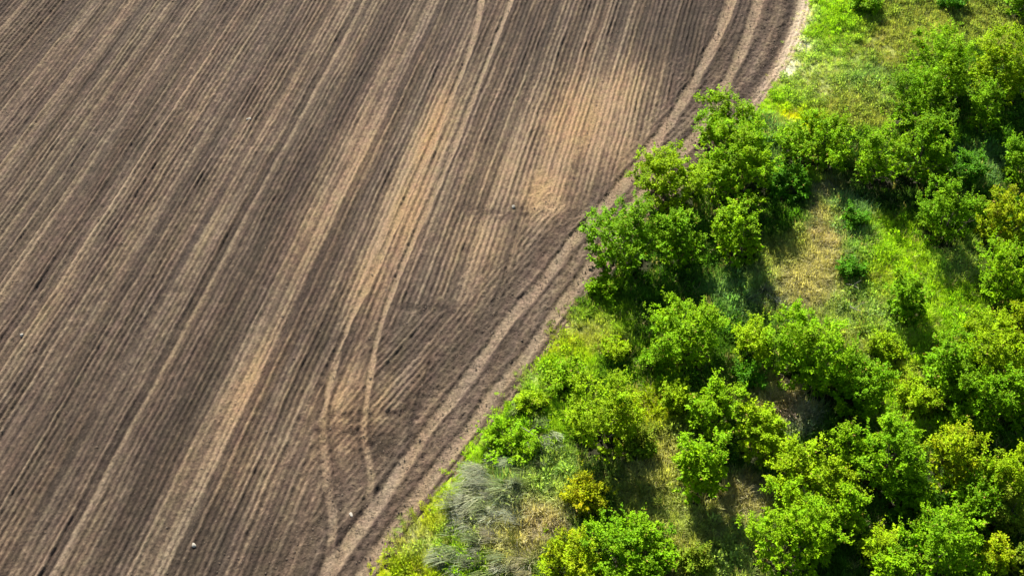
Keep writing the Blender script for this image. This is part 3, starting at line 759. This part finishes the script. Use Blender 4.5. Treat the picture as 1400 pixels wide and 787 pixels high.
# ------------------------------------------------------------------ grass and undergrowth (uncountable)
def blade_proto(name, nb, spread, bend, width, seed):
    rng = np.random.default_rng(seed)
    a = rng.uniform(0, 2 * math.pi, nb); q = np.sqrt(rng.random(nb)) * spread
    B = np.stack([np.cos(a) * q, np.sin(a) * q, np.zeros(nb) - .05], 1)
    dr = unit(np.stack([np.cos(a + rng.normal(size=nb)), np.sin(a + rng.normal(size=nb)), np.zeros(nb)], 1))
    ln = rng.uniform(.55, 1.1, nb)
    side = unit(np.cross(dr, np.tile([0, 0, 1.], (nb, 1)))) * 1.
    bd = rng.uniform(.3, 1, nb) * bend
    Vs = []
    for t, wq in ((0, 1), (.5, .85), (1, .12)):
        c_ = B + np.array([0, 0, 1.]) * (ln * (t - .35 * bd * t * t))[:, None] + dr * (ln * bd * t ** 1.6)[:, None]
        Vs += [c_ - side * width * wq, c_ + side * width * wq]
    V = np.stack(Vs, 1).reshape(-1, 3)
    b = np.arange(nb)[:, None] * 6
    F = np.concatenate([b + np.array([0, 1, 3, 2]), b + np.array([2, 3, 5, 4])])
    return bpy.data.objects.new(name, np_mesh(name, V, F))

def herb_proto(name, nl, seed, size):
    rng = np.random.default_rng(seed)
    d = unit(rng.normal(size=(nl, 3)) + np.array([0, 0, .5])); d[:, 2] = np.abs(d[:, 2])
    P = d * rng.uniform(.25, 1, (nl, 1)) * np.array([.7, .7, .9])
    Ax = unit(d + rng.normal(size=(nl, 3)) * .6); Nn = unit(np.array([0, 0, 1.]) + rng.normal(size=(nl, 3)) * .5)
    Ln = rng.uniform(.7, 1.3, nl) * size
    V, F, C = leaves(P, Nn, Ax, Ln, Ln * .5, np.ones((nl, 3)))
    return bpy.data.objects.new(name, np_mesh(name, V, F))

def clod_proto(name, seed):
    rng = np.random.default_rng(seed)
    import bmesh
    bm = bmesh.new(); bmesh.ops.create_icosphere(bm, subdivisions=1, radius=1)
    for v in bm.verts:
        v.co *= rng.uniform(.65, 1.2); v.co.z *= .7
    me = bpy.data.meshes.new(name); bm.to_mesh(me); bm.free()
    return bpy.data.objects.new(name, me)

def scatter(name, P, scale, yaw, tint, protos, mat, label, tilt=None):
    lib = bpy.data.collections.new(name + '_kinds')
    for p in protos:
        if not p.data.materials: p.data.materials.append(mat)
        lib.objects.link(p)
    me = bpy.data.meshes.new(name)
    me.vertices.add(len(P)); me.vertices.foreach_set('co', P.astype(np.float32).ravel())
    at = me.attributes.new('size', 'FLOAT_VECTOR', 'POINT'); at.data.foreach_set('vector', scale.astype(np.float32).ravel())
    rot = np.zeros((len(P), 3)); rot[:, 2] = yaw
    if tilt is not None: rot[:, 0] = tilt
    at = me.attributes.new('turn', 'FLOAT_VECTOR', 'POINT'); at.data.foreach_set('vector', rot.astype(np.float32).ravel())
    at = me.attributes.new('tint', 'FLOAT_COLOR', 'POINT'); at.data.foreach_set('color', np.c_[tint, np.ones(len(P))].astype(np.float32).ravel())
    o = put(name, me, None, kind='stuff', label=label)
    ng = bpy.data.node_groups.new(name, 'GeometryNodeTree')
    ng.interface.new_socket('Geometry', in_out='INPUT', socket_type='NodeSocketGeometry')
    ng.interface.new_socket('Geometry', in_out='OUTPUT', socket_type='NodeSocketGeometry')
    N, L = ng.nodes, ng.links
    gi, go = N.new('NodeGroupInput'), N.new('NodeGroupOutput')
    ci = N.new('GeometryNodeCollectionInfo'); ci.inputs['Collection'].default_value = lib
    ci.inputs['Separate Children'].default_value = True
    ci.inputs['Reset Children'].default_value = True
    ip = N.new('GeometryNodeInstanceOnPoints'); ip.inputs['Pick Instance'].default_value = True
    def attr(nm):
        n = N.new('GeometryNodeInputNamedAttribute'); n.data_type = 'FLOAT_VECTOR'; n.inputs['Name'].default_value = nm
        return n.outputs[0]
    er = N.new('FunctionNodeEulerToRotation')
    rv = N.new('FunctionNodeRandomValue'); rv.data_type = 'INT'
    for s in rv.inputs:
        if s.type == 'INT' and s.name == 'Min': s.default_value = 0
        if s.type == 'INT' and s.name == 'Max': s.default_value = len(protos) - 1
    L.new(gi.outputs[0], ip.inputs['Points']); L.new(ci.outputs[0], ip.inputs['Instance'])
    L.new(attr('turn'), er.inputs[0]); L.new(er.outputs[0], ip.inputs['Rotation']); L.new(attr('size'), ip.inputs['Scale'])
    L.new([s for s in rv.outputs if s.type == 'INT'][0], ip.inputs['Instance Index'])
    L.new(ip.outputs[0], go.inputs[0])
    md = o.modifiers.new('scatter', 'NODES'); md.node_group = ng
    return o

def verge_points(n, dmax=-.05, margin=60):
    x = RNG.uniform(-22, 57, n); y = RNG.uniform(-31, 47, n)
    px, py = to_px(x, y)
    k = (px > -margin) & (px < 1400 + 2 * margin) & (py > -margin) & (py < 787 + margin * 1.5)
    x, y = x[k], y[k]
    de, _ = sdist(x, y, EDGE)
    wob = .55 * (fbm(x * .8, y * .8, 81, 3) - .5) - .12 * (vnoise(x * 4, y * 4, 82) > .8)
    k = (de + wob * 2 - RNG.exponential(.16, len(x))) < dmax
    return x[k], y[k], de[k]

def build_grass():
    x, y, de = verge_points(150000)
    C, H = zone(x, y)
    pat = fbm(x * .55, y * .55, 83, 3)
    keep = RNG.random(len(x)) < (.62 + .8 * (pat - .4))
    for (sx, sy, sr, sh) in ctr_list:               # grass thinned under the shrubs, over ground painted litter-dark for shade
        keep &= ~((np.hypot(x - sx, y - sy) < sr * .85) & (RNG.random(len(x)) < .8))
    x, y, de, C, H, pat = x[keep], y[keep], de[keep], C[keep], H[keep], pat[keep]
    n = len(x)
    z = base_h(x, y, de)
    C = np.clip(C, 0, .6) * RNG.uniform(.95, 1.5, (n, 1)) * (1 + .5 * (pat[:, None] - .5))
    dry = RNG.random(n) < .10
    C[dry] = np.array(STRAW) * RNG.uniform(.6, 1.1, (dry.sum(), 1))
    s = H * RNG.uniform(.6, 1.35, n) * (.75 + .6 * pat)
    s *= .6 + .4 * sstep(0, -1.2, de)
    S = np.stack([np.maximum(s, .22), np.maximum(s, .22), s], 1)
    protos = [blade_proto('grass_blades', 22, .42, b, .035, 5 + i) for i, b in enumerate((.5, .8, 1.1, .9))]
    scatter('grass', np.stack([x, y, z], 1), S, RNG.uniform(0, 6.28, n), C, protos, M_blade, 'mixed green and dry grass covering the verge')
    # leafy undergrowth
    x, y, de = verge_points(60000, -.5)
    C, H = zone(x, y)
    green = C[:, 1] > C[:, 0] * 1.04
    pat = fbm(x * .4 + 9, y * .4, 85, 3)
    keep = green & (RNG.random(len(x)) < 2.4 * (pat - .30))
    for (sx, sy, sr, sh) in ctr_list:
        keep &= np.hypot(x - sx, y - sy) > sr * .8
    x, y, de, C, pat, H = x[keep], y[keep], de[keep], C[keep], pat[keep], H[keep]
    n = len(x)
    z = base_h(x, y, de)
    C = C * np.array([.85, 1.0, .9]) * RNG.uniform(.65, 1.3, (n, 1))
    s = RNG.uniform(.22, .62, n) * (.6 + H)
    S = np.stack([s, s, s * RNG.uniform(.7, 1.5, n)], 1)
    protos = [herb_proto('weed_leaves', 34, 20 + i, q) for i, q in enumerate((.26, .32, .4))]
    scatter('undergrowth', np.stack([x, y, z], 1), S, RNG.uniform(0, 6.28, n), C, protos, M_blade, 'low leafy weeds growing among the grass')
build_grass()

def build_clods():
    n = 90000
    x = RNG.uniform(-48, 20, n); y = RNG.uniform(-25, 36, n)
    px, py = to_px(x, y)
    k = (px > -60) & (py > -40) & (py < 830) & (px < 1120)
    x, y = x[k], y[k]
    de, _ = sdist(x, y, EDGE); hd, _ = sdist(x, y, HEADL)
    dens = .10 + .25 * (hd < 0) + .5 * ((de < 6.5) & (de > 0)) + .25 * (fbm(x * .4, y * .4, 95, 3) > .55)
    k = (de > -.1) & (RNG.random(len(x)) < dens)
    x, y = x[k], y[k]; n = len(x)
    s = RNG.uniform(.015, .035, n) * (1 + 1.3 * RNG.random(n) ** 7)
    S = np.stack([s, s * RNG.uniform(.7, 1.3, n), s], 1)
    scatter('soil_clods', np.stack([x, y, np.full(n, .02)], 1), S, RNG.uniform(0, 6.28, n), np.ones((n, 3)), [clod_proto('clod', i) for i in range(4)], M_clod, 'crumbs and clods of turned soil on the field')
build_clods()

# ------------------------------------------------------------------ stones and dead sticks
def stone(label, px, py, s, seed, name='stone'):
    import bmesh
    rng = np.random.default_rng(seed)
    bm = bmesh.new(); bmesh.ops.create_icosphere(bm, subdivisions=2, radius=1)
    for v in bm.verts:
        v.co *= 1 + .16 * math.sin(v.co.x * 4 + seed) + rng.uniform(-.07, .07)
        v.co.x *= s[0]; v.co.y *= s[1]; v.co.z *= s[2]
    me = bpy.data.meshes.new(name); bm.to_mesh(me); bm.free()
    g = G(px, py, .05)
    o = put(name, me, M_stone, None, (g[0], g[1], .06), label=label, category='stone', group='pale stones lying on the ploughed field')
    o.rotation_euler = (0, 0, seed * 1.3)
    return o
stone('whitest stone, alone among the furrows in the upper left of the field', 340, 163, (.17, .10, .08), 5)
stone('pale stone beside the left picture edge, halfway down the field', 30, 458, (.14, .11, .10), 2)
stone('small white stone near the bottom of the field, left of the curved wheel marks', 265, 745, (.12, .15, .09), 3)
stone('pale stone in the wedge between the curved wheel marks and the edge track', 480, 703, (.14, .09, .06), 4)
stone('buff stone on the scuffed strip where the furrows end', 702, 283, (.12, .12, .1), 6)

def stick(label, p, q, seed):
    rng = np.random.default_rng(seed)
    a = np.array(hard_base(*p)); b = np.array(hard_base(*q)); a[2] += .35; b[2] += .75
    V, F = tube(a, b, .03, .012, rng.normal(size=3) * .08, 6, 5)
    V2, F2 = tube(a + (b - a) * .5, a + (b - a) * .5 + np.array([.5, .2, .3]), .025, .01, (0, 0, .05), 4, 4)
    put('dead_branch', np_mesh('dead_branch', np.r_[V - a, V2 - a], np.r_[F, F2 + len(V)], None, True), M_dead, None, a, label=label, category='branch',
        group='bleached dead branches in the grass')
stick('bleached dead branch lying in the dark grass right of the tan strip', (1155, 397), (1170, 410), 1)
stick('second bleached dead branch, lower, beside the tallest middle shrub', (1160, 428), (1173, 440), 2)
stick('thin pale stick poking out of the low grass above the silvery tussocks', (712, 590), (735, 610), 3)
